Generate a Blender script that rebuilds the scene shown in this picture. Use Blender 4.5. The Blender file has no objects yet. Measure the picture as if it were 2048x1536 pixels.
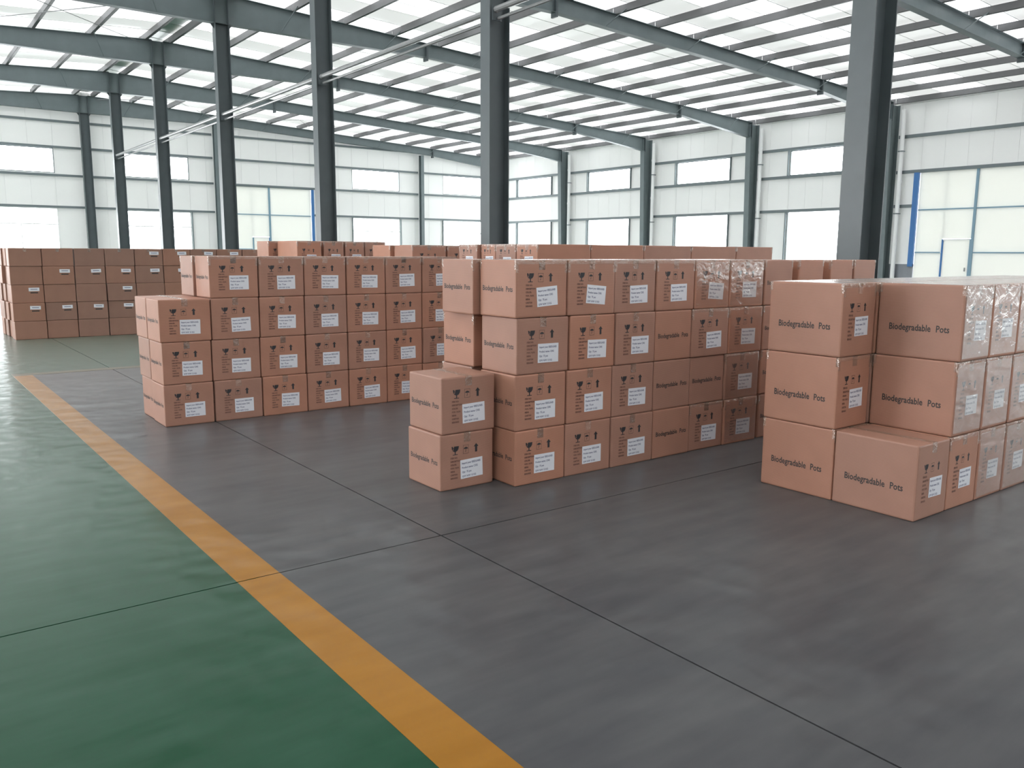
import bpy, bmesh, math, random
from mathutils import Matrix, Vector
random.seed(7)
SC = bpy.context.scene
COL = SC.collection
R = math.radians

# ------------------------------------------------------------------ camera, sky, exposure
def setup_camera():
    cam = bpy.data.cameras.new('camera'); o = bpy.data.objects.new('camera', cam); COL.objects.link(o)
    cam.sensor_fit = 'HORIZONTAL'; cam.sensor_width = 36.0; cam.lens = 1674.99 / 2048 * 36.0
    cam.clip_end = 300; cam.clip_start = 0.05
    yaw, pitch, roll = R(36.9818), R(8.91436), R(0.34608)
    fwd = Vector((math.sin(yaw) * math.cos(pitch), math.cos(yaw) * math.cos(pitch), -math.sin(pitch)))
    right = Vector((math.cos(yaw), -math.sin(yaw), 0)); up = right.cross(fwd)
    r2 = right * math.cos(roll) + up * math.sin(roll); u2 = up * math.cos(roll) - right * math.sin(roll)
    m = Matrix((r2, u2, -fwd)).transposed().to_4x4(); m.translation = Vector((0, 0, 1.6))
    o.matrix_world = m; SC.camera = o
setup_camera()
SKY = 10.0
world = bpy.data.worlds.new('sky'); SC.world = world; world.use_nodes = True
world.node_tree.nodes['Background'].inputs[0].default_value = (0.98, 0.985, 1.0, 1)
world.node_tree.nodes['Background'].inputs[1].default_value = SKY
SC.view_settings.view_transform = 'Standard'
SC.view_settings.look = 'None'
SC.view_settings.gamma = 1.0
SC.view_settings.use_curve_mapping = False
SC.view_settings.exposure = 0.36
SC.cycles.use_denoising = True
SC.cycles.max_bounces = 10
SC.cycles.diffuse_bounces = 6
SC.cycles.glossy_bounces = 4
SC.cycles.transparent_max_bounces = 12
SC.cycles.sample_clamp_indirect = 6.0

# ------------------------------------------------------------------ materials
def nt(name):
    m = bpy.data.materials.new(name); m.use_nodes = True
    t = m.node_tree
    return m, t, t.nodes['Principled BSDF']
def N(t, kind, **kw):
    n = t.nodes.new(kind)
    for k, v in kw.items():
        if k.startswith('i_'):
            n.inputs[int(k[2:]) if k[2:].isdigit() else k[2:]].default_value = v
        else:
            setattr(n, k, v)
    return n
def simple(name, col, rough=0.5, metal=0.0, spec=0.5, noise=0.0, scale=6.0, bump=0.0):
    m, t, b = nt(name)
    b.inputs['Roughness'].default_value = rough; b.inputs['Metallic'].default_value = metal
    b.inputs['Specular IOR Level'].default_value = spec
    b.inputs['Base Color'].default_value = (*col, 1)
    if noise or bump:
        tc = N(t, 'ShaderNodeTexCoord'); nz = N(t, 'ShaderNodeTexNoise'); nz.inputs['Scale'].default_value = scale
        nz.inputs['Detail'].default_value = 5
        t.links.new(tc.outputs['Object'], nz.inputs['Vector'])
        if noise:
            mx = N(t, 'ShaderNodeMixRGB'); mx.inputs[1].default_value = (*[c * (1 - noise) for c in col], 1)
            mx.inputs[2].default_value = (*[min(1, c * (1 + noise)) for c in col], 1)
            t.links.new(nz.outputs['Fac'], mx.inputs[0]); t.links.new(mx.outputs[0], b.inputs['Base Color'])
        if bump:
            bp = N(t, 'ShaderNodeBump'); bp.inputs['Strength'].default_value = bump; bp.inputs['Distance'].default_value = 0.01
            t.links.new(nz.outputs['Fac'], bp.inputs['Height']); t.links.new(bp.outputs[0], b.inputs['Normal'])
    return m
def floor_paint(name, col, dirt):
    m, t, b = nt(name)
    tc = N(t, 'ShaderNodeTexCoord')
    n1 = N(t, 'ShaderNodeTexNoise'); n1.inputs['Scale'].default_value = 0.9; n1.inputs['Detail'].default_value = 8; n1.inputs['Roughness'].default_value = 0.6
    mp = N(t, 'ShaderNodeMapping'); mp.inputs['Scale'].default_value = (1.0, 5.0, 1.0); mp.inputs['Rotation'].default_value = (0, 0, R(-25))
    n2 = N(t, 'ShaderNodeTexNoise'); n2.inputs['Scale'].default_value = 1.6; n2.inputs['Detail'].default_value = 6; n2.inputs['Roughness'].default_value = 0.5
    t.links.new(tc.outputs['Object'], n1.inputs['Vector']); t.links.new(tc.outputs['Object'], mp.inputs['Vector'])
    t.links.new(mp.outputs[0], n2.inputs['Vector'])
    ad = N(t, 'ShaderNodeMath', operation='ADD'); t.links.new(n1.outputs['Fac'], ad.inputs[0]); t.links.new(n2.outputs['Fac'], ad.inputs[1])
    rp = N(t, 'ShaderNodeValToRGB'); rp.color_ramp.elements[0].position = 0.7; rp.color_ramp.elements[1].position = 1.3
    rp.color_ramp.elements[0].position = 0.36; rp.color_ramp.elements[1].position = 0.64
    hf = N(t, 'ShaderNodeMath', operation='MULTIPLY'); hf.inputs[1].default_value = 0.5
    t.links.new(ad.outputs[0], hf.inputs[0]); t.links.new(hf.outputs[0], rp.inputs['Fac'])
    rp.color_ramp.elements[0].color = (*[c * 0.90 for c in col], 1); rp.color_ramp.elements[1].color = (*dirt, 1)
    t.links.new(rp.outputs['Color'], b.inputs['Base Color'])
    mr = N(t, 'ShaderNodeMapRange'); mr.inputs['From Min'].default_value = 0.3; mr.inputs['From Max'].default_value = 0.7
    mr.inputs['To Min'].default_value = 0.17; mr.inputs['To Max'].default_value = 0.27
    t.links.new(n2.outputs['Fac'], mr.inputs['Value']); t.links.new(mr.outputs[0], b.inputs['Roughness'])
    n3 = N(t, 'ShaderNodeTexNoise'); n3.inputs['Scale'].default_value = 4.0; n3.inputs['Detail'].default_value = 1
    t.links.new(tc.outputs['Object'], n3.inputs['Vector'])
    bp = N(t, 'ShaderNodeBump'); bp.inputs['Strength'].default_value = 0.32; bp.inputs['Distance'].default_value = 0.05
    t.links.new(n3.outputs['Fac'], bp.inputs['Height']); t.links.new(bp.outputs[0], b.inputs['Normal'])
    b.inputs['Specular IOR Level'].default_value = 0.0
    g = N(t, 'ShaderNodeBsdfGlossy'); g.inputs[0].default_value = (1, 1, 1, 1)
    t.links.new(mr.outputs[0], g.inputs['Roughness']); t.links.new(bp.outputs[0], g.inputs['Normal'])
    lw = N(t, 'ShaderNodeLayerWeight'); lw.inputs[0].default_value = 0.5
    pw = N(t, 'ShaderNodeMath', operation='POWER'); pw.inputs[1].default_value = 5.0; t.links.new(lw.outputs['Facing'], pw.inputs[0])
    ma = N(t, 'ShaderNodeMath', operation='MULTIPLY_ADD'); ma.inputs[1].default_value = 0.82; ma.inputs[2].default_value = 0.014; t.links.new(pw.outputs[0], ma.inputs[0])
    ms = N(t, 'ShaderNodeMixShader'); t.links.new(ma.outputs[0], ms.inputs[0]); t.links.new(b.outputs[0], ms.inputs[1]); t.links.new(g.outputs[0], ms.inputs[2])
    g2 = N(t, 'ShaderNodeBsdfGlossy'); g2.inputs['Roughness'].default_value = 0.46
    mg = N(t, 'ShaderNodeMixShader'); mg.inputs[0].default_value = 0.5; t.links.new(g.outputs[0], mg.inputs[1]); t.links.new(g2.outputs[0], mg.inputs[2])
    t.links.new(mg.outputs[0], ms.inputs[2])
    t.links.new(ms.outputs[0], t.nodes['Material Output'].inputs[0])
    return m
def cardboard(name, col):
    m, t, b = nt(name)
    oi = N(t, 'ShaderNodeObjectInfo'); tc = N(t, 'ShaderNodeTexCoord')
    nz = N(t, 'ShaderNodeTexNoise'); nz.inputs['Scale'].default_value = 5; nz.inputs['Detail'].default_value = 6
    wv = N(t, 'ShaderNodeTexWave'); wv.inputs['Scale'].default_value = 40; wv.inputs['Distortion'].default_value = 1.5; wv.bands_direction = 'Z'
    t.links.new(tc.outputs['Object'], nz.inputs['Vector']); t.links.new(tc.outputs['Object'], wv.inputs['Vector'])
    a = N(t, 'ShaderNodeMixRGB'); a.inputs[1].default_value = (*[c * 0.88 for c in col], 1); a.inputs[2].default_value = (*[c * 1.1 for c in col], 1)
    t.links.new(nz.outputs['Fac'], a.inputs[0])
    w = N(t, 'ShaderNodeMixRGB', blend_type='MULTIPLY'); w.inputs[0].default_value = 0.10
    t.links.new(a.outputs[0], w.inputs[1]); t.links.new(wv.outputs['Color'], w.inputs[2])
    hs = N(t, 'ShaderNodeHueSaturation')
    mr = N(t, 'ShaderNodeMapRange'); mr.inputs['To Min'].default_value = 0.9; mr.inputs['To Max'].default_value = 1.1
    ms = N(t, 'ShaderNodeMapRange'); ms.inputs['To Min'].default_value = 0.93; ms.inputs['To Max'].default_value = 1.08
    t.links.new(oi.outputs['Random'], mr.inputs['Value']); t.links.new(mr.outputs[0], hs.inputs['Value'])
    t.links.new(oi.outputs['Random'], ms.inputs['Value']); t.links.new(ms.outputs[0], hs.inputs['Saturation'])
    t.links.new(w.outputs[0], hs.inputs['Color']); t.links.new(hs.outputs[0], b.inputs['Base Color'])
    b.inputs['Roughness'].default_value = 0.46; b.inputs['Specular IOR Level'].default_value = 0.28
    return m
def film_mat(name, amount, rough, strength, scale, milky=0.0):
    m = bpy.data.materials.new(name); m.use_nodes = True; t = m.node_tree; t.nodes.clear()
    out = N(t, 'ShaderNodeOutputMaterial'); tr = N(t, 'ShaderNodeBsdfTransparent'); g = N(t, 'ShaderNodeBsdfGlossy'); g.inputs['Roughness'].default_value = rough
    tr.inputs[0].default_value = (0.985, 0.98, 0.97, 1); g.inputs[0].default_value = (1, 1, 1, 1)
    tc = N(t, 'ShaderNodeTexCoord'); oi = N(t, 'ShaderNodeObjectInfo')
    va = N(t, 'ShaderNodeVectorMath', operation='ADD'); t.links.new(tc.outputs['Object'], va.inputs[0]); t.links.new(oi.outputs['Location'], va.inputs[1])
    nz = N(t, 'ShaderNodeTexNoise'); nz.inputs['Scale'].default_value = scale; nz.inputs['Detail'].default_value = 3; nz.inputs['Distortion'].default_value = 0.6
    t.links.new(va.outputs[0], nz.inputs['Vector'])
    bp = N(t, 'ShaderNodeBump'); bp.inputs['Strength'].default_value = strength; bp.inputs['Distance'].default_value = 0.02
    t.links.new(nz.outputs['Fac'], bp.inputs['Height']); t.links.new(bp.outputs[0], g.inputs['Normal'])
    lw = N(t, 'ShaderNodeLayerWeight'); lw.inputs[0].default_value = 0.5
    pw = N(t, 'ShaderNodeMath', operation='POWER'); pw.inputs[1].default_value = 5.0; t.links.new(lw.outputs['Facing'], pw.inputs[0])
    ma = N(t, 'ShaderNodeMath', operation='MULTIPLY_ADD'); ma.inputs[1].default_value = 0.55; ma.inputs[2].default_value = amount; t.links.new(pw.outputs[0], ma.inputs[0])
    mx = N(t, 'ShaderNodeMixShader'); t.links.new(ma.outputs[0], mx.inputs[0])
    d = N(t, 'ShaderNodeBsdfDiffuse'); d.inputs[0].default_value = (0.62, 0.44, 0.34, 1)
    m0 = N(t, 'ShaderNodeMixShader'); m0.inputs[0].default_value = milky; t.links.new(tr.outputs[0], m0.inputs[1]); t.links.new(d.outputs[0], m0.inputs[2])
    t.links.new(m0.outputs[0], mx.inputs[1]); t.links.new(g.outputs[0], mx.inputs[2]); t.links.new(mx.outputs[0], out.inputs[0])
    return m
def sheet(name, col, trans, rough, gloss=0.12):
    m = bpy.data.materials.new(name); m.use_nodes = True; t = m.node_tree; t.nodes.clear()
    out = N(t, 'ShaderNodeOutputMaterial'); d = N(t, 'ShaderNodeBsdfDiffuse'); d.inputs[0].default_value = (*col, 1)
    tr = N(t, 'ShaderNodeBsdfTranslucent'); tr.inputs[0].default_value = (*col, 1)
    mx = N(t, 'ShaderNodeMixShader'); mx.inputs[0].default_value = trans
    t.links.new(d.outputs[0], mx.inputs[1]); t.links.new(tr.outputs[0], mx.inputs[2])
    g = N(t, 'ShaderNodeBsdfGlossy'); g.inputs['Roughness'].default_value = rough; g.inputs[0].default_value = (1, 1, 1, 1)
    lw = N(t, 'ShaderNodeLayerWeight'); lw.inputs[0].default_value = 0.5
    pw = N(t, 'ShaderNodeMath', operation='POWER'); pw.inputs[1].default_value = 4.0; t.links.new(lw.outputs['Facing'], pw.inputs[0])
    mu = N(t, 'ShaderNodeMath', operation='MULTIPLY_ADD'); mu.inputs[1].default_value = gloss * 3; mu.inputs[2].default_value = 0.03
    t.links.new(pw.outputs[0], mu.inputs[0])
    m2 = N(t, 'ShaderNodeMixShader'); t.links.new(mu.outputs[0], m2.inputs[0])
    t.links.new(mx.outputs[0], m2.inputs[1]); t.links.new(g.outputs[0], m2.inputs[2]); t.links.new(m2.outputs[0], out.inputs[0])
    return m
def glass_mat():
    m = bpy.data.materials.new('window_glass'); m.use_nodes = True; t = m.node_tree; t.nodes.clear()
    out = N(t, 'ShaderNodeOutputMaterial'); tr = N(t, 'ShaderNodeBsdfTransparent'); tr.inputs[0].default_value = (0.95, 0.97, 0.97, 1)
    g = N(t, 'ShaderNodeBsdfGlossy'); g.inputs['Roughness'].default_value = 0.02
    lw = N(t, 'ShaderNodeLayerWeight'); lw.inputs[0].default_value = 0.5
    pw = N(t, 'ShaderNodeMath', operation='POWER'); pw.inputs[1].default_value = 4.0; t.links.new(lw.outputs['Facing'], pw.inputs[0])
    sc = N(t, 'ShaderNodeMath', operation='MULTIPLY_ADD'); sc.inputs[1].default_value = 0.6; sc.inputs[2].default_value = 0.03; t.links.new(pw.outputs[0], sc.inputs[0])
    mx = N(t, 'ShaderNodeMixShader'); t.links.new(sc.outputs[0], mx.inputs[0]); t.links.new(tr.outputs[0], mx.inputs[1]); t.links.new(g.outputs[0], mx.inputs[2])
    t.links.new(mx.outputs[0], out.inputs[0]); return m

M = dict(
    grey=floor_paint('grey_floor_paint', (0.056, 0.057, 0.063), (0.080, 0.080, 0.083)),
    green=floor_paint('green_floor_paint', (0.004, 0.054, 0.022), (0.018, 0.070, 0.040)),
    yellow=floor_paint('yellow_floor_paint', (0.29, 0.122, 0.009), (0.32, 0.142, 0.016)),
    faded=floor_paint('faded_yellow_paint', (0.13, 0.10, 0.05), (0.09, 0.085, 0.05)),
    joint=simple('joint_filler', (0.012, 0.016, 0.016), 0.8),
    steel=simple('grey_steel_paint', (0.145, 0.178, 0.186), 0.45, noise=0.15, scale=3),
    column=simple('dark_grey_steel_paint', (0.078, 0.096, 0.103), 0.42, noise=0.18, scale=3),
    purlin=simple('purlin_steel', (0.16, 0.16, 0.165), 0.5, noise=0.1),
    girt=simple('girt_steel', (0.15, 0.18, 0.19), 0.5),
    galv=simple('galvanised_pipe', (0.24, 0.245, 0.25), 0.3, metal=0.2, noise=0.15, scale=9),
    wall=sheet('white_wall_sheet', (0.87, 0.87, 0.86), 0.27, 0.3, 0.05),  # translucency added so daylight glow brightens the walls
    roof=sheet('white_roof_sheet', (0.88, 0.88, 0.86), 0.07, 0.25, 0.12),  # passes some sky light, put in to lift the ceiling brightness
    sky=sheet('skylight_sheet', (0.92, 0.93, 0.93), 0.16, 0.2, 0.1),
    skin=sheet('outer_wall_skin', (0.84, 0.85, 0.85), 0.32, 0.4, 0.02),  # lets daylight on to the panels, for the added wall glow
    plinth=simple('grey_plinth_paint', (0.25, 0.265, 0.29), 0.6, noise=0.1),
    blue=simple('blue_gate_paint', (0.035, 0.16, 0.42), 0.45),
    palebl=simple('pale_blue_rail', (0.20, 0.33, 0.42), 0.4),
    white=simple('white_paint', (0.9, 0.9, 0.9), 0.4),
    gatesheet=sheet('gate_sheet', (0.86, 0.865, 0.83), 0.13, 0.35, 0.04),  # slight see-through glow added to keep the gates as bright as the walls
    card=cardboard('pink_brown_cardboard', (0.405, 0.21, 0.151)),
    cardb=cardboard('plain_brown_cardboard', (0.30, 0.165, 0.122)),
    ink=simple('black_print', (0.025, 0.025, 0.03), 0.6),
    inkgrey=simple('grey_print', (0.035, 0.03, 0.03), 0.6),
    inkred=simple('faint_brown_print', (0.16, 0.075, 0.055), 0.6),
    inkblue=simple('label_print', (0.20, 0.21, 0.30), 0.6),
    paper=simple('white_paper', (0.70, 0.71, 0.76), 0.45),
    tape=film_mat('clear_tape', 0.09, 0.12, 1.0, 30, 0.14),
    film=film_mat('stretch_film', 0.11, 0.22, 0.5, 12),
    glass=glass_mat(),
)

# ------------------------------------------------------------------ helpers
def me_from(name, verts, faces, mat, smooth=False):
    me = bpy.data.meshes.new(name); me.from_pydata([tuple(v) for v in verts], [], faces); me.update()
    me.materials.append(mat)
    if smooth:
        for p in me.polygons: p.use_smooth = True
    return me
def link(name, me, parent=None, loc=(0, 0, 0), rot=(0, 0, 0)):
    o = bpy.data.objects.new(name, me); COL.objects.link(o); o.location = loc; o.rotation_euler = rot
    if parent is not None: o.parent = parent
    return o
def tag(o, label=None, cat=None, group=None, kind=None):
    if label: o['label'] = label
    if cat: o['category'] = cat
    if group: o['group'] = group
    if kind: o['kind'] = kind
    return o
def empty(name, loc=(0, 0, 0), rz=0):
    o = bpy.data.objects.new(name, None); COL.objects.link(o); o.location = loc; o.rotation_euler = (0, 0, rz); o.empty_display_size = 0.2
    return o
class MB:
    def __init__(s): s.v, s.f = [], []
    def box(s, x0, y0, z0, x1, y1, z1):
        n = len(s.v)
        s.v += [(x0, y0, z0), (x1, y0, z0), (x1, y1, z0), (x0, y1, z0), (x0, y0, z1), (x1, y0, z1), (x1, y1, z1), (x0, y1, z1)]
        s.f += [(n, n + 3, n + 2, n + 1), (n + 4, n + 5, n + 6, n + 7), (n, n + 1, n + 5, n + 4), (n + 1, n + 2, n + 6, n + 5), (n + 2, n + 3, n + 7, n + 6), (n + 3, n, n + 4, n + 7)]
        return s
    def hexa(s, p):                                                   # eight free corners, bottom ring then top ring
        n = len(s.v); s.v += [tuple(q) for q in p]
        s.f += [(n, n + 3, n + 2, n + 1), (n + 4, n + 5, n + 6, n + 7), (n, n + 1, n + 5, n + 4), (n + 1, n + 2, n + 6, n + 5), (n + 2, n + 3, n + 7, n + 6), (n + 3, n, n + 4, n + 7)]
        return s
    def poly(s, pts):
        n = len(s.v); s.v += [tuple(p) for p in pts]; s.f.append(tuple(range(n, n + len(pts)))); return s
    def tube(s, a, b, r, seg=8):
        a, b = Vector(a), Vector(b); d = (b - a).normalized(); u = d.orthogonal().normalized(); w = d.cross(u); n = len(s.v)
        for p in (a, b):
            for k in range(seg):
                t = 2 * math.pi * k / seg; s.v.append(tuple(p + u * math.cos(t) * r + w * math.sin(t) * r))
        for k in range(seg): s.f.append((n + k, n + (k + 1) % seg, n + seg + (k + 1) % seg, n + seg + k))
        s.f.append(tuple(n + k for k in reversed(range(seg)))); s.f.append(tuple(n + seg + k for k in range(seg)))
        return s
    def mesh(s, name, mat): return me_from(name, s.v, s.f, mat)
    def build(s, name, mat, parent=None, loc=(0, 0, 0)): return link(name, s.mesh(name, mat), parent, loc)
ORD = 'zeroth first second third fourth fifth sixth seventh eighth ninth tenth eleventh twelfth thirteenth fourteenth fifteenth sixteenth'.split()

# ------------------------------------------------------------------ the hall: sizes
XC, XR, XL = 8.4, 32.85, -16.05            # column line, right wall, left wall
Y0, BAY, NB = 5.02, 6.65, 6                # first frame, bay, bays
YN, YF = Y0 - 3 * BAY, 44.95               # near wall, far wall
FR = [Y0 + BAY * k for k in range(NB)] + [44.66]
SL = 0.0525
def zc(x): return 8.95 - SL * abs(x - XC)   # underside of the roof
def zr(x): return zc(x) - 0.205             # top of the roof beams

# floor: concrete slabs with sawn joints, painted grey, green and yellow
fl = MB().box(XL - 0.3, YN - 0.3, -0.25, XR + 0.3, YF + 0.3, -0.03).build('floor', M['joint']); tag(fl, kind='structure')
PX, PY = 1.38, 12.3
xs = [XL - 0.3, -9.45, -3.5, 2.445, XC, 14.35, 20.3, 26.25, XR + 0.3]
ys = [YN - 0.3, 3.912, 12.27, 20.6, 28.9, 37.2, YF + 0.3]
J = 0.0045
for a in range(len(xs) - 1):
    for b in range(len(ys) - 1):
        x0, x1, y0, y1 = xs[a] + J, xs[a + 1] - J, ys[b] + J, ys[b + 1] - J
        far = ys[b] > 12
        if x0 < PX < x1 and not far:
            MB().box(x0, y0, -0.03, PX, y1, 0).build('floor_slab', M['green'], fl)
            MB().box(PX, y0, -0.03, x1, y1, 0).build('floor_slab', M['grey'], fl)
        else:
            MB().box(x0, y0, -0.03, x1, y1, 0).build('floor_slab', M['green'] if far or x1 < PX else M['grey'], fl)
for y0, y1 in ((YN, 3.912 - J), (3.912 + J, 12.27)):
    MB().box(1.274, y0, 0, 1.487, y1, 0.0012).build('painted_stripe', M['yellow'], fl)
MB().box(1.274, 12.27, 0, 5.6, 12.48, 0.0012).build('painted_stripe', M['faded'], fl)

# roof: sheets, skylights, purlins
ceil = MB().box(XC - 0.35, YN, 8.962, XC + 0.35, YF, 8.99).build('ceiling', M['white']); tag(ceil, kind='structure')
edges = []
for k in range(-3, NB + 1):
    base = Y0 + BAY * k
    for q, (o, sk) in enumerate(((0.55, 0), (1.47, 0), (2.39, 0), (3.3, 1), (4.1, 1), (4.9, 0), (6.1, 1))):
        edges.append((base + o, sk))
edges = [(YN, 0)] + [e for e in edges if YN < e[0] < YF]
ends = [e[0] for e in edges[1:]] + [YF]
for (ya, sk), yb in zip(edges, ends):
    for xe in (XR + 0.1, XL - 0.1):
        z0, z1 = zc(XC), zc(xe)
        mb = MB()
        mb.poly([(XC, ya, z0), (xe, ya, z1), (xe, yb, z1), (XC, yb, z0)])
        # standing rib at the lap
        for yy, hh, ww in ((ya, 0.012, 0.008),):
            mb.hexa([(XC, yy - ww, z0 - hh), (xe, yy - ww, z1 - hh), (xe, yy + ww, z1 - hh), (XC, yy + ww, z0 - hh),
                     (XC, yy - ww, z0 - .001), (xe, yy - ww, z1 - .001), (xe, yy + ww, z1 - .001), (XC, yy + ww, z0 - .001)])
        mb.build('skylight_panel' if sk else 'roof_panel', M['sky'] if sk else M['roof'], ceil)
pur = MB()
L0 = BAY - 0.02
pur.box(-0.004, 0, -0.2, 0.004, L0, 0).box(-0.004, 0, -0.2, 0.085, L0, -0.192).box(-0.004, 0, -0.008, 0.085, L0, 0).box(0.079, 0, -0.192, 0.085, L0, -0.165)
pur_me = pur.mesh('purlin', M['purlin'])
for k in range(15):
    for sgn in (1, -1):
        x = XC + sgn * (0.4 + 1.7 * k)
        if not XL < x < XR: continue
        for j in range(-2, NB):
            if sgn < 0 and (k > 7 or j < 2): continue
            yb = min(Y0 + BAY * j + 0.01, YF - L0)
            o = link('purlin', pur_me, ceil, (x, yb, zc(x) - 0.026), (0, -sgn * 0.0524, 0))

# walls
def wall(name, axis, at, out, lo, hi, top, openings, vis_lo, vis_hi, piece=0.951, plinth=1.25):
    """axis 'y': wall runs along Y at X=at; axis 'x': along X at Y=at; out = sign of the outward side; openings (a0,a1,z0,z1)."""
    def bx(mb, a0, a1, z0, z1, t0, t1, z1b=None):
        t0, t1 = at + out * t0, at + out * t1
        if t0 > t1: t0, t1 = t1, t0
        zb = z1 if z1b is None else z1b
        if axis == 'y': mb.hexa([(t0, a0, z0), (t1, a0, z0), (t1, a1, z0), (t0, a1, z0), (t0, a0, z1), (t1, a0, z1), (t1, a1, zb), (t0, a1, zb)])
        else: mb.hexa([(a0, t0, z0), (a1, t0, z0), (a1, t1, z0), (a0, t1, z0), (a0, t0, z1), (a1, t0, zb), (a1, t1, zb), (a0, t1, z1)])
    def spans(a0, a1, zt):
        cuts = sorted((o[2], o[3]) for o in openings if o[0] < (a0 + a1) / 2 < o[1])
        z, res = 0.0, []
        for c0, c1 in cuts:
            if c0 > z + 0.01: res.append((z, c0))
            z = max(z, c1)
        res.append((z, zt)); return res
    marks = {lo, hi}
    for o in openings: marks |= {o[0], o[1]}
    if axis == 'x': marks.add(XC)
    marks = sorted(marks)
    skin = MB()
    for a0, a1 in zip(marks, marks[1:]):
        for z0, z1 in spans(a0, a1, None):
            if z1 is None: bx(skin, a0, a1, z0, top(a0), 0.05, 0.09, top(a1))
            else: bx(skin, a0, a1, z0, z1, 0.05, 0.09)
    w = skin.build(name, M['skin']); tag(w, kind='structure')
    for a0, a1 in zip(marks, marks[1:]):
        n = max(1, round((a1 - a0) / piece)) if a1 > vis_lo and a0 < vis_hi else 1
        for k in range(n):
            b0, b1 = a0 + (a1 - a0) * k / n + 0.0025, a0 + (a1 - a0) * (k + 1) / n - 0.0025
            for z0, z1 in spans(b0, b1, None):
                z0 = max(z0, plinth)
                if z1 is not None and z1 <= z0: continue
                mb = MB()
                if z1 is None: bx(mb, b0, b1, z0, top(b0), 0.0, 0.048, top(b1))
                else: bx(mb, b0, b1, z0, z1, 0.0, 0.048)
                mb.build('wall_panel', M['wall'], w)
        if spans(a0, a1, 9)[0][0] == 0:
            mb = MB(); bx(mb, a0, a1, 0, plinth - 0.006, -0.06, 0.048); mb.build('plinth', M['plinth'], w)
    return w, bx
HWZ, LWZ = (5.05, 6.13), (1.25, 3.48)
def side_bays():
    return [(Y0 + BAY * k + 1.47, Y0 + BAY * k + 4.86) for k in range(-3, NB)]
win_id = 0
def window(wallbx, a0, a1, z0, z1, kind):
    global win_id
    win_id += 1
    e = empty('window_%d' % win_id); tag(e, kind='structure')
    f = 0.035
    fm = MB()
    wallbx(fm, a0, a0 + f, z0, z1, -0.005, 0.07); wallbx(fm, a1 - f, a1, z0, z1, -0.005, 0.07)
    wallbx(fm, a0 + f, a1 - f, z0, z0 + f, -0.005, 0.07); wallbx(fm, a0 + f, a1 - f, z1 - f, z1, -0.005, 0.07)
    fm.build('window_frame', M['girt'] if kind != 'far_low' else M['white'], e)
    if kind == 'far_low':
        zm = 2.79
        mb = MB(); wallbx(mb, a0 + f, a1 - f, zm - 0.03, zm + 0.03, 0.0, 0.06); mb.build('transom', M['white'], e)
        am = (a0 + a1) / 2
        mb = MB(); wallbx(mb, am - 0.02, am + 0.02, z0 + f, zm - 0.03, 0.0, 0.06); mb.build('mullion', M['white'], e)
        for b0, b1, c0, c1 in ((a0 + f, a1 - f, zm + .03, z1 - f), (a0 + f, am - .02, z0 + f, zm - .03), (am + .02, a1 - f, z0 + f, zm - .03)):
            mb = MB(); wallbx(mb, b0, b1, c0, c1, 0.03, 0.036); mb.build('pane', M['glass'], e)
    else:
        mb = MB(); wallbx(mb, a0 + f, a1 - f, z0 + f, z1 - f, 0.03, 0.036); mb.build('pane', M['glass'], e)
def portal(center, sx, sy, rot):
    l = bpy.data.lights.new('daylight_portal', 'AREA'); l.shape = 'RECTANGLE'; l.size = sx; l.size_y = sy; l.cycles.is_portal = True
    o = bpy.data.objects.new('daylight_portal', l); COL.objects.link(o); o.location = center; o.rotation_euler = rot

GATE_R = (12.86, 17.24)      # sliding gate in the right wall
GATE_F = (14.9, 19.72)       # sliding gate in the far wall
def top_side(a): return zc(XR) - 0.005
def top_gable(a): return zc(a) - 0.005
ops = []
for k, (a0, a1) in enumerate(side_bays()):
    if k == 4: ops.append((GATE_R[0], GATE_R[1], 0.0, 4.78))
    else: ops += [(a0, a1, *HWZ), (a0, a1, *LWZ)]
wr, bxr = wall('wall_right', 'y', XR, 1, YN, YF, top_side, ops, 12.2, 99)
for o in ops:
    if o[2] > 0:
        window(bxr, *o, 'side'); portal((XR + 0.12, (o[0] + o[1]) / 2, (o[2] + o[3]) / 2), o[3] - o[2], o[1] - o[0], (0, R(90), 0))
fcols = [XC - 12.2, XC - 6.1, XC, XC + 6.1, XC + 12.2, XC + 18.35]
fops = []
for c0 in fcols:
    if abs(c0 - (XC + 6.1)) < 0.1: fops.append((GATE_F[0], GATE_F[1], 0.0, 4.98)); continue
    if abs(c0 - (XC - 12.2)) < 0.1: fops.append((c0 + 0.3, c0 + 5.8, 0.0, 4.98)); continue   # gateway standing open, out of the picture
    fops += [(c0 + 1.66, c0 + 4.75, 5.15, 6.28), (c0 + 1.66, c0 + 4.75, 1.25, 3.54)]
wf, bxf = wall('wall_far', 'x', YF, 1, XL, XR, top_gable, fops, 2.5, 99)
for o in fops:
    if o[2] > 0: window(bxf, *o, 'far_low' if o[2] < 2 else 'far')
    if o[0] != GATE_F[0]: portal(((o[0] + o[1]) / 2, YF + 0.12, (o[2] + o[3]) / 2), o[1] - o[0], o[3] - o[2], (R(-90), 0, 0))
# left wall (out of the picture): far windows, and open gateways added and widened for side light
lops = []
for k, (a0, a1) in enumerate(side_bays()):
    if k in (4, 5, 6): lops.append((a0 - 1.2, a1 + 1.2, 0.0, 5.6))
    elif k > 6: lops += [(a0, a1, *HWZ), (a0, a1, *LWZ)]
wl, bxl = wall('wall_left', 'y', XL, -1, YN, YF, top_side, lops, 999, 999)
for o in lops:
    if o[2] > 0: window(bxl, *o, 'side')
    portal((XL - 0.12, (o[0] + o[1]) / 2, (o[2] + o[3]) / 2), o[3] - o[2], o[1] - o[0], (0, R(-90), 0))
wn, bxn = wall('wall_near', 'x', YN, -1, XL, XR, top_gable, [], 999, 999)

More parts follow.
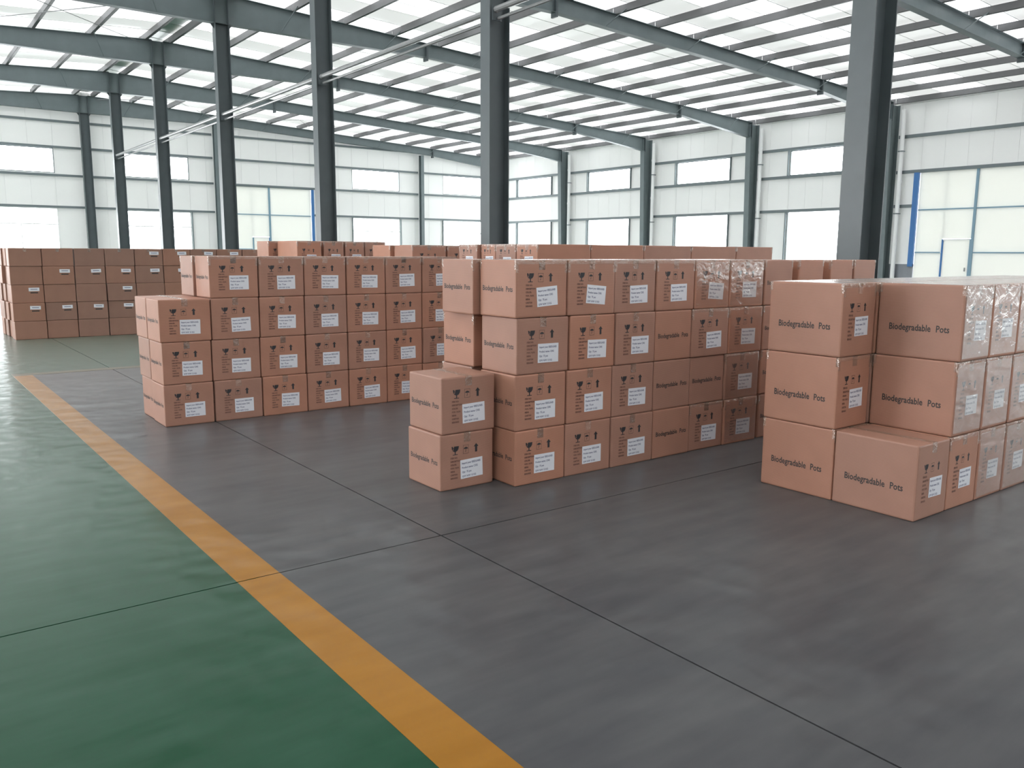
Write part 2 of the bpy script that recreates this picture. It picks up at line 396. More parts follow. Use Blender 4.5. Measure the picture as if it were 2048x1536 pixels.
# girts on the right and far walls
def cuts(lo, hi, holes):
    res, a = [], lo
    for h0, h1 in sorted(holes):
        if h0 > a: res.append((a, h0))
        a = max(a, h1)
    if hi > a: res.append((a, hi))
    return res
for k in range(1, NB):
    y0, y1 = FR[k] + 0.14, min(FR[k + 1], YF) - 0.14
    for z in (6.19, 4.99, 3.51):
        holes = [(GATE_R[0] - 0.02, GATE_R[1] + 0.2)] if (k == 1 and z < 4.7) else []
        zz = 4.83 if (k == 1 and z == 4.99) else z
        for a, b in cuts(y0, y1, holes):
            mb = MB(); bxr(mb, a, b, zz - 0.06, zz + 0.06, -0.1, -0.002); mb.build('girt', M['girt'], wr)
    mb = MB(); bxr(mb, y0, y1, 7.42, 7.60, -0.14, -0.002); mb.build('eave_trim', M['white'], wr)
    for d in (1.66, 4.85):                                   # window posts from girt to girt
        if k == 1: continue
        yy = FR[k] + d - (0.22 if d < 2 else -0.04)
        for z0, z1 in ((5.05, 6.13), (1.3, 3.45)):
            mb = MB(); bxr(mb, yy, yy + 0.05, z0, z1, -0.09, -0.002); mb.build('window_post', M['girt'], wr)
for c0, c1 in ((-3.7, XC), (XC, XC + 6.1), (XC + 6.1, XC + 12.2), (XC + 12.2, XC + 18.35), (XC + 18.35, XR)):
    for z in (7.5, 6.33, 5.05, 3.6):
        holes = [(GATE_F[0] - 0.02, GATE_F[1] + 0.15)] if (abs(c0 - XC - 6.1) < 0.1 and z < 4.9) else []
        for a, b in cuts(c0 + 0.15, c1 - 0.15, holes):
            mb = MB(); bxf(mb, a, b, z - 0.05, z + 0.05, -0.1, -0.002); mb.build('girt', M['girt'], wf)
    if not (abs(c0 - XC - 6.1) < 0.1):
        for xx in (c0 + 1.6, c0 + 4.77):
            mb = MB(); bxf(mb, xx, xx + 0.05, 1.3, 3.54, -0.09, -0.002); mb.build('window_post', M['girt'], wf)

# sliding gates with a wicket door
def gate(n, bx, g0, g1, top, jamb_side, wick):
    e = empty('door_%d' % n); tag(e, kind='structure')
    gm = (g0 + g1) / 2
    hz = 3.345 if n == 1 else 3.54
    for a0, a1 in ((g0, gm), (gm, g1)):
        leaf_z = [(0.02, 1.69), (1.72, hz - 0.015), (hz + 0.015, top)]
        for z0, z1 in leaf_z:
            p0, p1 = a0 + 0.02, a1 - 0.02
            if a0 < (wick[0] + wick[1]) / 2 < a1:
                segs = [(p0, wick[0] - 0.02, z0, z1), (wick[1] + 0.02, p1, z0, z1)]
                if z1 > wick[2]: segs.append((wick[0] - 0.02, wick[1] + 0.02, max(z0, wick[2] + 0.03), z1))
            else: segs = [(p0, p1, z0, z1)]
            for s0, s1, c0, c1 in segs:
                if s1 - s0 < 0.03 or c1 - c0 < 0.03: continue
                mb = MB(); bx(mb, s0, s1, c0, c1, 0.0, 0.05); mb.build('gate_panel', M['gatesheet'], e)
        for z in (1.705, hz):
            for s0, s1 in cuts(a0 + 0.03, a1 - 0.03, [(wick[0] - 0.06, wick[1] + 0.06)] if z < wick[2] else []):
                mb = MB(); bx(mb, s0, s1, z - 0.025, z + 0.025, -0.035, 0.05); mb.build('gate_rail', M['palebl'], e)
    mb = MB(); bx(mb, gm - 0.045, gm + 0.045, 0.02, top, -0.05, 0.05); mb.build('meeting_stile', M['palebl'], e)
    j0, j1 = (g1, g1 + 0.19) if jamb_side > 0 else (g0 - 0.19, g0)
    if n == 2: j1 = j0 + 0.13
    mb = MB(); bx(mb, j0, j1, 1.15 if n == 1 else 0, top, -0.12, 0.0); mb.build('gate_jamb', M['blue'], e)
    mb = MB(); bx(mb, g0 - 0.1, j1, top, top + 0.1, -0.06, 0.05); mb.build('gate_header', M['girt'], e)
    # wicket door: leaf, frame bars, handle
    mb = MB(); bx(mb, wick[0] + 0.03, wick[1] - 0.03, 0.04, wick[2] - 0.03, -0.01, 0.05); leaf = mb.build('wicket_leaf', M['gatesheet'], e)
    for s0, s1, z0, z1, mt in ((wick[0] - 0.03, wick[0] + 0.03, 0.02, wick[2], 'palebl'), (wick[1] - 0.03, wick[1] + 0.03, 0.02, wick[2], 'blue'), (wick[0] + 0.03, wick[1] - 0.03, wick[2] - 0.04, wick[2] + 0.02, 'white')):
        mb = MB(); bx(mb, s0, s1, z0, z1, -0.04, 0.05); mb.build('wicket_frame', M[mt], e)
    hy = wick[0] + 0.12
    mb = MB(); bx(mb, hy, hy + 0.03, 1.0, 1.14, -0.06, -0.01); mb.build('handle', M['galv'], leaf)
gate(1, bxr, GATE_R[0], GATE_R[1], 4.78, 1, (15.11, 16.15, 2.2))
gate(2, bxf, GATE_F[0], GATE_F[1], 4.98, 1, (16.35, 17.26, 2.34))

# ------------------------------------------------------------------ steel frame
def h_column(x, y, ztop, wx, wy, label, tf=0.016, name='steel_column', mat='column', along='x', group='ridge columns', wx_top=None):
    """H section, flanges across wx (web along wx), narrow way wy. Tapers to wx_top with its outer face upright."""
    e = empty(name, (x, y, 0)); tag(e, label, 'column', group)
    h = wx / 2; ht = h if wx_top is None else wx_top - h
    def put(nm, x0, y0, z0, x1, y1, z1, x0t=None, x1t=None):
        x0t = x0 if x0t is None else x0t; x1t = x1 if x1t is None else x1t
        p = [(x0, y0, z0), (x1, y0, z0), (x1, y1, z0), (x0, y1, z0), (x0t, y0, z1), (x1t, y0, z1), (x1t, y1, z1), (x0t, y1, z1)]
        if along == 'y': p = [(-b, a, c) for a, b, c in p]
        MB().hexa(p).build(nm, M[mat], e)
    put('flange', -h, -wy / 2, 0.02, -h + tf, wy / 2, ztop, -ht, -ht + tf)
    put('flange', h - tf, -wy / 2, 0.02, h, wy / 2, ztop)
    put('web', -h + tf, -0.006, 0.02, h - tf, 0.006, ztop, -ht + tf, h - tf)
    put('base_plate', -h - 0.05, -wy / 2 - 0.04, 0, h + 0.05, wy / 2 + 0.04, 0.02)
    return e
nth = ['nearest', 'second nearest', 'third', 'fourth', 'fifth', 'sixth', 'seventh and farthest']
for k, y in enumerate(FR):
    c = h_column(XC, y, 7.94, 0.40, 0.26, 'dark grey steel column under the roof ridge, %s of the row from the camera' % nth[k])
    cap = MB().box(-0.24, -0.14, 7.925, 0.24, 0.14, 7.94)
    cap.hexa([(-0.2, -0.01, 7.78), (-0.2, 0.01, 7.78), (-0.2, 0.01, 7.925), (-0.2, -0.01, 7.925), (-0.201, -0.01, 7.79), (-0.201, 0.01, 7.79), (-0.3, 0.01, 7.925), (-0.3, -0.01, 7.925)])
    cap.hexa([(0.2, -0.01, 7.78), (0.2, 0.01, 7.78), (0.2, 0.01, 7.925), (0.2, -0.01, 7.925), (0.201, -0.01, 7.79), (0.201, 0.01, 7.79), (0.3, 0.01, 7.925), (0.3, -0.01, 7.925)])
    cap.build('cap_plate', M['column'], c)
for k in range(1, NB):
    y = FR[k]
    h_column(XR - 0.11 - 0.205, y, 7.40, 0.41, 0.26, 'tapered grey steel column on the long windowed wall, %s from the gate' % ORD[k], group='tapered wall columns', mat='steel', wx_top=0.62)
for x, w in ((XC + 6.1, 'beside the far sliding gate'), (XC + 12.2, 'hidden behind the ridge columns at the end wall'), (XC + 18.35, 'between the two bright window pairs of the end wall')):
    h_column(x, YF - 0.11 - 0.13, zr(x) - 0.45, 0.26, 0.2, 'slim grey wind column %s' % w, name='wind_column', group='wind columns on the end wall', along='y', mat='steel')

def depth(x):
    u = abs(x - XC)
    pts = ((0, 0.79), (0.25, 0.78), (6.75, 0.42), (19.1, 0.38), (23.8, 0.66), (26, 0.66))
    for (a, da), (b, db) in zip(pts, pts[1:]):
        if u <= b: return da + (db - da) * (u - a) / (b - a)
    return 0.66
FW = 0.11
def roof_beam(y, label, left_end):
    e = empty('roof_beam', (0, y, 0)); tag(e, label, 'beam', 'roof beams across the hall')
    stops = [left_end] + [x for x in (XC - 23.8, XC - 19.1, XC - 6.75, XC - 0.2) if x > left_end] + [XC + 0.2, XC + 6.75, XC + 19.1, XR - 0.62]
    for a, b in zip(stops, stops[1:]):
        if a < XC < b:
            zt = zr(XC) - 0.008
            MB().hexa([(a, -0.006, zt - depth(a)), (b, -0.006, zt - depth(b)), (b, 0.006, zt - depth(b)), (a, 0.006, zt - depth(a)),
                       (a, -0.006, zr(a) - 0.014), (b, -0.006, zr(b) - 0.014), (b, 0.006, zr(b) - 0.014), (a, 0.006, zr(a) - 0.014)]).build('web', M['steel'], e)
        else:
            MB().hexa([(a, -0.006, zr(a) - depth(a)), (b, -0.006, zr(b) - depth(b)), (b, 0.006, zr(b) - depth(b)), (a, 0.006, zr(a) - depth(a)),
                       (a, -0.006, zr(a) - 0.014), (b, -0.006, zr(b) - 0.014), (b, 0.006, zr(b) - 0.014), (a, 0.006, zr(a) - 0.014)]).build('web', M['steel'], e)
        if not a < XC < b:
            for nm, f0, f1 in (('top_flange', lambda x: zr(x) - 0.014, lambda x: zr(x)), ('bottom_flange', lambda x: zr(x) - depth(x) - 0.014, lambda x: zr(x) - depth(x))):
                MB().hexa([(a, -FW, f0(a)), (b, -FW, f0(b)), (b, FW, f0(b)), (a, FW, f0(a)), (a, -FW, f1(a)), (b, -FW, f1(b)), (b, FW, f1(b)), (a, FW, f1(a))]).build(nm, M['steel'], e)
    for s in (-1, 1):                                             # stiffeners over the column, splice plates, fly braces
        x = XC + s * 0.19
        MB().box(x - 0.008, -FW, zr(x) - depth(x), x + 0.008, FW, zr(x) - 0.014).build('stiffener', M['column'], e)
        for u in (6.75, 19.1):
            x = XC + s * u
            if x < left_end: continue
            MB().box(x - 0.03, -FW - 0.005, zr(x) - depth(x) - 0.13, x + 0.03, FW + 0.005, zr(x) - 0.002).build('splice_plate', M['column'], e)
        for k in (1, 3, 5, 7, 9, 11, 13):
            x = XC + s * (0.4 + 1.7 * k)
            if x < left_end + 0.3 or x > XR - 0.7: continue
            xb = x - s * 0.36
            for d in (-1, 1):
                MB().tube((xb, d * 0.10, zr(xb) - depth(xb) + 0.01), (x, d * 0.52, zr(x) + 0.03), 0.014, 6).build('fly_brace', M['steel'], e)
    if True:
        xk = XR - 0.62
        MB().box(xk, -FW, zr(xk) - 0.70, xk + 0.02, FW, zr(xk)).build('end_plate', M['column'], e)
bn = ['first', 'second', 'third', 'fourth', 'fifth', 'sixth']
for k, y in enumerate(FR):
    if k == 0: lab = 'grey steel roof beam over the nearest ridge column, above the camera'
    elif k == 6: lab = 'grey steel roof beam lying against the end wall gable'
    else: lab = 'grey steel roof beam running down from the ridge to the %s windowed wall column' % ORD[k]
    roof_beam(y, lab, XL + 0.05)

# tie pipes along the ridge columns
def tie(y0, y1, label):
    e = empty('tie_pipe', (XC - 0.1, y0, 5.42)); tag(e, label, 'pipe', 'tie pipes between ridge columns')
    MB().tube((0, 0.16, 0.03), (0, y1 - y0 - 0.16, 0.03), 0.05, 10).build('pipe', M['galv'], e)
    MB().tube((0.05, 0.16, -0.10), (0.05, y1 - y0 - 0.16, -0.10), 0.028, 8).build('conduit', M['galv'], e)
    for t in (0.14, y1 - y0 - 0.16):
        MB().box(-0.06, t, -0.14, 0.12, t + 0.02, 0.1).build('end_bracket', M['column'], e)
for k in range(0, 5):
    tie(FR[k], FR[k + 1], 'thin grey tie pipe joining the %s and %s ridge columns' % (ORD[k + 1], ORD[k + 2]))
# rain pipes beside the wall columns
for k in range(1, NB):
    y = FR[k] - 0.38
    e = empty('rain_pipe', (XR - 0.26, y, 0)); tag(e, 'white plastic rain pipe standing beside the %s windowed wall column' % ORD[k], 'pipe', 'rain pipes on the windowed wall')
    MB().tube((0, 0, 0), (0, 0, 7.2), 0.085, 12).build('pipe', M['white'], e)
    for z in (2.0, 4.4, 6.3): MB().tube((0, 0, z), (0, 0, z + 0.1), 0.098, 12).build('collar', M['white'], e)
    for z in (3.2, 5.6): MB().box(-0.09, -0.1, z, 0.105, 0.1, z + 0.04).build('clip', M['girt'], e)
# bracing rods under the roof
def rods(y0, y1, x0, x1, label):
    e = empty('bracing_rod', (x0, y0, 0)); tag(e, label, 'rod', 'roof bracing rods')
    for a, b in (((x0, y0), (x1, y1)), ((x0, y1), (x1, y0))):
        p = Vector((a[0] - x0, a[1] - y0, zr(a[0]) - 0.12)); q = Vector((b[0] - x0, b[1] - y0, zr(b[0]) - 0.12)); d = (q - p).normalized() * 0.15
        MB().tube(p + d, q - d, 0.011, 6).build('rod', M['galv'], e)
rods(FR[5], FR[6], XC + 6.6, XC + 12.0, 'thin crossed steel rods under the roof next to the end wall')
rods(FR[5], FR[6], XC + 0.5, XC + 6.0, 'thin crossed steel rods between the last two ridge columns')
rods(FR[3], FR[4], XC - 6.4, XC - 0.5, 'thin crossed steel rods under the roof beside the fourth ridge column')

# ------------------------------------------------------------------ cartons
def text_mesh(lines, name, mat, width=None, height=1.0, gap=1.6, bold=0.0, align='LEFT'):
    """Flat lettering in the XZ plane facing -Y, cap height 1*height, first baseline at z=0, centred on x if width is given."""
    v, f = [], []
    for k, ln in enumerate(lines):
        cu = bpy.data.curves.new('lettering', 'FONT'); cu.body = ln; cu.size = height / 0.7; cu.resolution_u = 2; cu.offset = bold
        o = bpy.data.objects.new('lettering', cu); COL.objects.link(o)
        bpy.context.view_layer.update()
        me = bpy.data.meshes.new_from_object(o.evaluated_get(bpy.context.evaluated_depsgraph_get()))
        n = len(v)
        v += [(p.co.x, 0, p.co.y - k * gap * height) for p in me.vertices]
        f += [tuple(n + i for i in p.vertices) for p in me.polygons]
        bpy.data.objects.remove(o); bpy.data.curves.remove(cu); bpy.data.meshes.remove(me)
    x0, x1 = min(p[0] for p in v), max(p[0] for p in v)
    s = (width / (x1 - x0)) if width else 1.0
    c = (x0 + x1) / 2 if align == 'CENTER' else x0
    v = [((p[0] - c) * s, p[1], p[2]) for p in v]
    return me_from(name, v, f, mat)
def icon_meshes():
    g = MB(); S = 0.001
    P = lambda pts: g.poly([(x * S, 0, z * S) for x, z in pts])
    # cracked goblet
    bowl = [(-30, 30), (-18, 30), (-13, 20), (-9, 30), (30, 30), (27, 12), (18, -2), (4, -8), (-4, -8), (-18, -2), (-27, 12)]
    c = (0, 8)
    P([(-30, 30), (-19, 30), (-14, 18), (-20, 8), (-14, 0), (-18, -2), (-27, 12)])
    P([(-14, 0), (-18, -2), (-4, -8), (4, -8), (18, -2), (27, 12), (30, 30), (-9, 30), (-12, 20), (-15, 8)])
    P([(-4, -8), (-4, -26), (4, -26), (4, -8)][::-1]); P([(-20, -30), (20, -30), (20, -25), (-20, -25)])
    goblet = g.mesh('goblet_mark', M['ink'])
    g = MB(); P = lambda pts: g.poly([(x * S, 0, z * S) for x, z in pts])
    arr = [(0, 32), (20, 10), (9, 10), (9, -28), (-9, -28), (-9, 10), (-20, 10)][::-1]
    P(arr); arrow = g.mesh('arrow_mark', M['ink'])
    g = MB(); P = lambda pts: g.poly([(x * S, 0, z * S) for x, z in pts])
    dome = [(18 * math.cos(math.pi * k / 8), 14 * math.sin(math.pi * k / 8)) for k in range(9)]
    P(dome + [(-12, 2), (-6, -1), (0, 2), (6, -1), (12, 2)]); P([(-1.5, -18), (1.5, -18), (1.5, 0), (-1.5, 0)]); P([(-7, -18), (-1.5, -18), (-1.5, -15), (-7, -15)])
    umb = g.mesh('umbrella_mark', M['ink'])
    g = MB(); P = lambda pts: g.poly([(x * S, 0, z * S) for x, z in pts])
    for a, b, c_, d in ((-23, 28, 23, 30), (-23, -30, 23, -28), (-23, -28, -21, 28), (21, -28, 23, 28)): P([(a, b), (c_, b), (c_, d), (a, d)])
    fr = g.mesh('frame_mark', M['inkgrey'])
    return goblet, arrow, umb, fr
GOB, ARR, UMB, FRM = icon_meshes()
SIDE = text_mesh(['ITEM NO:', 'DESCRIPTION', 'COLOR:', 'G.W. / N.W.', 'MEAS:', 'CARTON', 'REMARKS'], 'small_print', M['inkred'], width=0.085, height=0.0105, gap=2.35, bold=0.0012)
LABTXT = text_mesh(['Import your SEEDLINES', 'Product name: C302', 'Qty:  75 pcs', 'G/W N/W 15 KG'], 'label_text', M['inkblue'], width=0.155, height=0.0125, gap=2.45, bold=0.0008)
WORDS = [(text_mesh(['Biodegradable'], 'printed_word', M['inkgrey'], width=0.70, height=0.115, bold=0.0033), -0.5), (text_mesh(['Pots'], 'printed_word', M['inkgrey'], width=0.213, height=0.115, bold=0.0033), 0.287)]
cache = {}
def body_mesh(w, d, h, mat):
    k = ('b', round(w, 3), round(d, 3), round(h, 3), mat)
    if k not in cache:
        bm = bmesh.new(); bmesh.ops.create_cube(bm, size=1.0)
        for v in bm.verts: v.co = (v.co.x * (w - 0.006), v.co.y * (d - 0.006), (v.co.z + 0.5) * (h - 0.002) + 0.0005)
        bmesh.ops.bevel(bm, geom=list(bm.edges), offset=0.011, segments=2, affect='EDGES', profile=0.6)
        me = bpy.data.meshes.new('carton_body'); bm.to_mesh(me); bm.free(); me.materials.append(M[mat]); cache[k] = me
    return cache[k]
def tape_mesh(w, d, h, full):
    k = ('t', round(w, 3), round(d, 3), round(h, 3), full)
    if k not in cache:
        mb = MB(); e = 0.0008; X, Y, Z = w / 2 - 0.003, d / 2 - 0.003, h - 0.0015; t = 0.027
        mb.box(-t, -Y - e, Z, t, Y + e, Z + e)
        for s in (-1, 1):
            a, b = sorted((s * Y, s * (Y + e))); mb.box(-t, a, Z - 0.065, t, b, Z + e)
        if full:
            for s in (-1, 1):
                a, b = sorted((s * Y, s * (Y + e))); mb.box(-X, a - 0.0002, Z - 0.026, X, b + 0.0002, Z)
                a, b = sorted((s * (Y - 0.026), s * Y)); mb.box(-X, a, Z, X, b, Z + e)
                for q in (-1, 1):
                    c, f = sorted((q * X, q * (X + e))); a, b = sorted((s * (Y - 0.02), s * Y)); mb.box(c, a, Z - 0.06, f, b, Z)
                    c, f = sorted((q * (X - 0.022), q * X)); a, b = sorted((s * Y, s * (Y + e))); mb.box(c, a - 0.0003, Z - 0.085, f, b + 0.0003, Z - 0.026)
        cache[k] = mb.mesh('packing_tape', M['tape'])
    return cache[k]
def plate(w, h, mat, name):
    k = ('p', w, h, name)
    if k not in cache: cache[k] = MB().box(-w / 2, -0.0006, -h / 2, w / 2, 0, h / 2).mesh(name, M[mat])
    return cache[k]
def word_mesh(i, width):
    k = ('l', i, round(width, 3))
    if k not in cache:
        me = WORDS[i][0].copy()
        for v in me.vertices: v.co.x *= width; v.co.z *= 0.36 if width > 0.37 else 0.30
        cache[k] = me
    return cache[k]

def carton(x, y, z, w, d, h, label, group, rot=0, style='mid', full=True, tag_ok=True, lab_rot=None, prints=True, tape=True, film=False, film_top=False, name='shipping_carton'):
    """x, y: centre on plan before turning; icon faces on local -Y, lettered faces on local -X and +X."""
    e = empty(name, (x, y, z), rot); tag(e, label, 'box', group)
    link('carton_body', body_mesh(w, d, h, 'card' if style != 'plain' else 'cardb'), e)
    if tape: link('packing_tape', tape_mesh(w, d, h, full), e)
    if film: link('clear_film', plate(w - 0.03, h - 0.04, 'film', 'clear_film'), e, (0, -d / 2 + 0.003 - 0.0032, h / 2))
    if film_top:
        link('clear_film', plate(w - 0.03, d - 0.03, 'film', 'top_film'), e, (0, 0, h + 0.0012), (R(-90), 0, 0))
    if not prints: return e
    yf = -d / 2 + 0.003 - 0.0007
    if style == 'plain':
        if tag_ok:
            pl = link('paper_label', plate(0.17, 0.062, 'paper', 'paper_label'), e, (0.1, yf, h * 0.74), (0, R(random.uniform(-2, 2)), 0))
            link('label_text', plate(0.11, 0.014, 'inkblue', 'label_text'), pl, (0, -0.0008, 0.002))
            link('printed_mark', plate(0.12, 0.022, 'inkgrey', 'printed_mark'), e, (0.1, yf, h * 0.56))
        return e
    iz, lz, sc = {'mid': (0.695, 0.355, 1.0), 'tall': (0.67, 0.405, 0.92), 'high': (0.80, 0.52, 0.85)}[style]
    fx = w / 0.45
    for me, u, nm in ((GOB, 0.278, 'goblet_mark'), (FRM, 0.475, 'frame_mark'), (ARR, 0.668, 'arrow_mark')):
        o = link(nm, me, e, ((u - 0.5) * w, yf, h * iz)); o.scale = (sc * min(1, fx * 1.02), 1, sc)
        if me is FRM: link('umbrella_mark', UMB, o, (0, -0.0002, 0.002))
    sp = link('small_print', SIDE, e, (-0.31 * w, yf, h * iz - 0.055)); sp.scale = (min(1, fx), 1, h / 0.388 * (0.95 if style == 'mid' else 0.85))
    if tag_ok:
        lr = random.uniform(-2.0, 1.5) if lab_rot is None else lab_rot
        pl = link('paper_label', plate(0.183 if w > 0.41 else 0.152, 0.132 if w > 0.41 else 0.125, 'paper', 'paper_label'), e,
                  ((0.595 - 0.5) * w + random.uniform(-.006, .006), yf - 0.0004, h * lz + random.uniform(-.006, .006)), (0, R(lr), 0))
        lt = link('label_text', LABTXT, pl, (-0.08 if w > 0.41 else -0.068, -0.0008, 0.036)); lt.scale.x = 1.0 if w > 0.41 else 0.86
    lw = d * (0.82 if d < 0.5 else 0.70); lz = h * (0.455 if d < 0.5 else 0.37)
    for s in (-1, 1):
        for i in (0, 1):
            link('printed_word', word_mesh(i, lw), e, (s * (w / 2 - 0.003 + 0.0007), s * WORDS[i][1] * lw, lz), (0, 0, R(-90) if s < 0 else R(90)))
    return e
lay = lambda k, n: 'bottom' if k == 0 else 'top' if k == n - 1 else ORD[k + 1]
QT = R(90)

# --- central stack (front plane at y = 4.46)
H = 0.388
G = 'cartons of the central stack'
mid_rows = [  # left edges of the columns, layer by layer from the floor
    [3.385, 3.837, 4.286, 4.735, 5.165, 5.590, 6.03], [3.385, 3.843, 4.288, 4.731, 5.155, 5.583, 6.035],
    [3.398, 3.865, 4.309, 4.729, 5.148, 5.601, 6.05], [3.381, 3.839, 4.296, 4.729, 5.166, 5.591, 6.045]]
turned = {(0, 3), (1, 3), (1, 4), (2, 3)}
for k, row in enumerate(mid_rows):
    for c in range(6):
        x0, x1 = row[c], row[c + 1]
        t = (k, c) in turned
        w = x1 - x0 - 0.004
        lab = 'carton %s in %s layer of the central stack, %s from its left end' % ('turned lettering outward' if t else 'with white label', lay(k, 4), ORD[c + 1])
        lr = {(3, 0): -4.0, (3, 1): 5.0, (3, 4): 4.0}.get((k, c))
        dy = random.uniform(-0.006, 0.006)
        if t: carton((x0 + x1) / 2, 4.46 + 0.225 + dy, k * H, 0.445, w, H, lab, G, rot=QT + R(random.uniform(-.4, .4)), full=False)
        else: carton((x0 + x1) / 2, 4.46 + 0.21 + dy, k * H, w, 0.42, H, lab, G, rot=R(random.uniform(-.5, .5)), lab_rot=lr, full=(k == 3 or c > 3), film=(c == 5 or (c == 4 and k == 3)), film_top=(k == 3))
for k in range(4):    # second file behind the left end
    x, y = (3.40, 4.985) if k < 3 else (3.33, 4.89)
    vis = k > 1
    lab = ('carton behind the left end of the central stack, %s layer, lettering side showing' % lay(k, 4)) if vis else 'carton hidden behind the left end of the central stack'
    carton(x + 0.225, y + 0.205 + (0.02 if k < 2 else 0), k * H, 0.445, 0.41, H, lab, G)
for k in range(2):    # the pair standing out in front at the left end
    carton(2.903 + 0.013 * k + 0.222, 4.655 + 0.213, k * H, 0.44, 0.43, H, ('upper' if k else 'lower') + ' carton of the pair standing out left of the central stack', G, full=False)
for c, (x0, x1) in enumerate(((6.065, 6.462), (6.545, 6.93), (7.035, 7.41), (7.425, 7.805))):
    for k in range(4):
        vis = k == 3 or c == 0
        lab = ('carton at the far right of the central stack, %s layer, %s past the labelled ones' % (lay(k, 4), ORD[c + 1])) if vis else 'carton hidden behind the right stack'
        carton((x0 + x1) / 2, 4.46 + 0.205, k * H, 0.4, x1 - x0 - 0.004, H, lab, G if vis else 'hidden cartons of the central stack', rot=QT, prints=vis)

# --- left stack (front plane at y = 7.9)
G = 'cartons of the left stack'
left_rows = [[1.985, 2.440, 2.905, 3.370, 3.830, 4.275, 4.72, 5.17], [1.985, 2.435, 2.900, 3.365, 3.825, 4.275, 4.72, 5.17],
             [1.975, 2.445, 2.905, 3.365, 3.825, 4.275, 4.72, 5.17], [0, 2.440, 2.910, 3.370, 3.825, 4.275, 4.72, 5.17]]
for k, row in enumerate(left_rows):
    for c in range(7):
        if k == 3 and c == 0: continue
        x0, x1 = row[c], row[c + 1]
        vis = not (k == 0 and c > 5)
        lab = 'carton with white label in %s layer of the left stack, %s from its left end' % (lay(k, 4), ORD[c + 1])
        carton((x0 + x1) / 2, 7.9 + 0.21 + random.uniform(-.006, .006), k * H, x1 - x0 - 0.004, 0.42, H, lab, G, rot=R(random.uniform(-.5, .5)), full=(k == 3))
        if c < 2 and not (c == 1 and k < 3):
            lab = 'carton in the second file of the left stack, %s layer, %s' % (lay(k, 4), 'pale end showing' if c == 0 else 'standing topmost')
            carton((x0 + x1) / 2 - (0.02 if c == 1 else 0.0), 7.9 + 0.43 + 0.21, k * H, x1 - x0 - (0.03 if c == 0 and k == 0 else 0.004), 0.41, H, lab, G, full=(c == 1))
        elif c == 1:
            carton((x0 + x1) / 2, 7.9 + 0.43 + 0.21, k * H, x1 - x0 - 0.004, 0.41, H, 'carton hidden inside the left stack', 'hidden cartons of the left stack', prints=False, tape=False)

# --- right stack of taller cartons (long lettered sides at x = 4.88, icon faces at y = 2.43)
H2, D2, W2 = 0.473, 0.559, 0.384
G = 'tall cartons of the right stack'
for c in range(9):
    for r_ in range(2):
        for k in range(3):
            if c == 0 and r_ == 0 and k > 0: continue
            x0 = 4.882 + c * (W2 + 0.003) + (0.01 * k if c else 0)
            y0 = 2.432 + r_ * (D2 + 0.001) + (0.006 if k == 1 else 0)
            front = r_ == 0 or c == 0
            vis = front or k == 2
            file_ = 'front' if r_ == 0 else 'rear'
            if vis: lab = 'tall carton in %s layer of the right stack, %s file, %s from its lettered end' % (lay(k, 3), file_, ORD[c + 1])
            else: lab = 'tall carton hidden inside the right stack'
            carton(x0 + W2 / 2, y0 + D2 / 2, k * H2, W2, D2 - 0.002, H2, lab, G if vis else 'hidden cartons of the right stack', style='tall', rot=R(random.uniform(-.35, .35)), full=not (c == 0 and r_ == 0), prints=vis, film=(r_ == 0 and (c > 1 or k > 0)), film_top=(k == 2))

# --- three stacks in the back, only their tops in sight
def back(cols, y, w, d, h, n, where, group, style='tall', rot=0, extra=()):
    for c, (x0, x1, yy, dd, labl) in enumerate(cols):
        for k in range(n):
            vis = k == n - 1
            lab = ('top carton of the %s, %s' % (where, labl)) if vis else 'carton hidden under the top layer of the %s' % where
            ww = x1 - x0 - 0.004
            if rot == 0: carton((x0 + x1) / 2, yy + dd / 2, k * h, ww, dd, h, lab, group if vis else 'hidden cartons of the ' + where, style=style, prints=vis, tape=vis)
            else: carton((x0 + x1) / 2, yy + dd / 2, k * h, dd, ww, h, lab, group if vis else 'hidden cartons of the ' + where, style=style, rot=rot, prints=vis, tape=vis)
y = 12.1
back([(5.06, 5.46, y, 0.78, 'its pale end facing the camera'), (4.93, 5.33, y + 0.82, 0.5, 'second file, pale end showing'), (5.49, 5.83, y, 0.6, 'second from its pale end'),
      (5.85, 6.18, y, 0.6, 'third from its pale end'), (6.19, 6.56, y, 0.6, 'half hidden behind the nearer rear stack')], y, 0, 0, 0.4395, 4, 'farthest rear stack', 'top cartons of the farthest rear stack')
y = 10.0
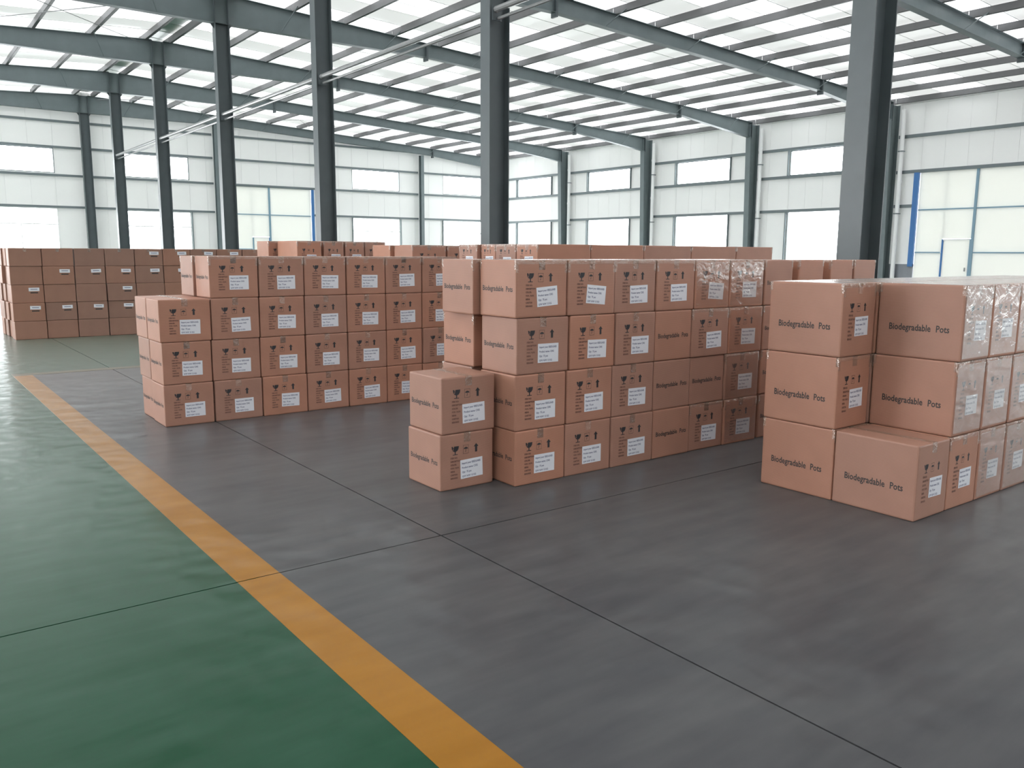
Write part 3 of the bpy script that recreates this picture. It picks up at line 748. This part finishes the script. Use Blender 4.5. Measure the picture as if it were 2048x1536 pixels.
back([(5.82, 6.37, y, 0.5, 'its pale end facing the camera'), (5.77, 6.32, y + 0.53, 0.52, 'second file, pale end showing'), (6.385, 6.93, y, 0.5, 'second from its pale end')], y, 0, 0, 0.424, 4, 'middle rear stack', 'top cartons of the middle rear stack')
y = 7.2
XB = [5.755, 6.54, 7.40, 8.25, 9.135, 9.92]
cols = [(XB[i], XB[i + 1], y, 0.384, 'taped lettered side out, %s from its left' % ORD[i + 1]) for i in range(5)]
cols += [(5.75, 6.53, y + 0.386, 0.39, 'second file, marked end showing'), (5.75, 6.53, y + 0.78, 0.29, 'third file, marked end showing'), (5.70, 6.48, y + 1.08, 0.39, 'fourth file, marked end showing')]
back(cols, y, 0, 0, 0.424, 4, 'nearest rear stack', 'top cartons of the nearest rear stack', style='high', rot=-QT)

# --- long five-high row of small plain cartons at the far left (front plane y = 17.25)
H5 = 0.3265
G = 'small plain cartons of the five-high row'
edge = [1.872]
for k in range(16): edge.append(edge[-1] + 0.521)
tags = {4: {4, 5, 6, 7, 9, 10, 11}, 3: {1, 2, 3, 4, 5, 7, 9}, 2: {0, 3, 6, 7}, 1: {0, 1, 2, 3, 6}, 0: {4}}
nm = 'small_carton'
for k in range(5):
    sh = random.uniform(-0.01, 0.01)
    for c in range(15):
        t = c in tags[k]
        lab = '%s brown carton in the five-high row, %s layer, %s from its left end' % ('white-tagged' if t else 'untagged', lay(k, 5), ORD[c + 1])
        carton(edge[c] + 0.26 + sh + random.uniform(-.004, .004), 17.25 + 0.2 + random.uniform(-.012, .012), k * H5, 0.515, 0.4, H5, lab, G, rot=R(random.uniform(-.8, .8)), style='plain', tag_ok=t, full=False, tape=k == 4, name=nm)
    for r_ in range(3):
        lab = 'small carton in the %s file behind the left end of the five-high row, %s layer' % (ORD[r_ + 2], lay(k, 5))
        carton(edge[0] + 0.26 + random.uniform(-.05, .02), 17.25 + 0.41 * (r_ + 1) + 0.22, k * H5, 0.515, 0.39, H5, lab, G, style='plain', tag_ok=False, full=False, tape=k == 4, name=nm)
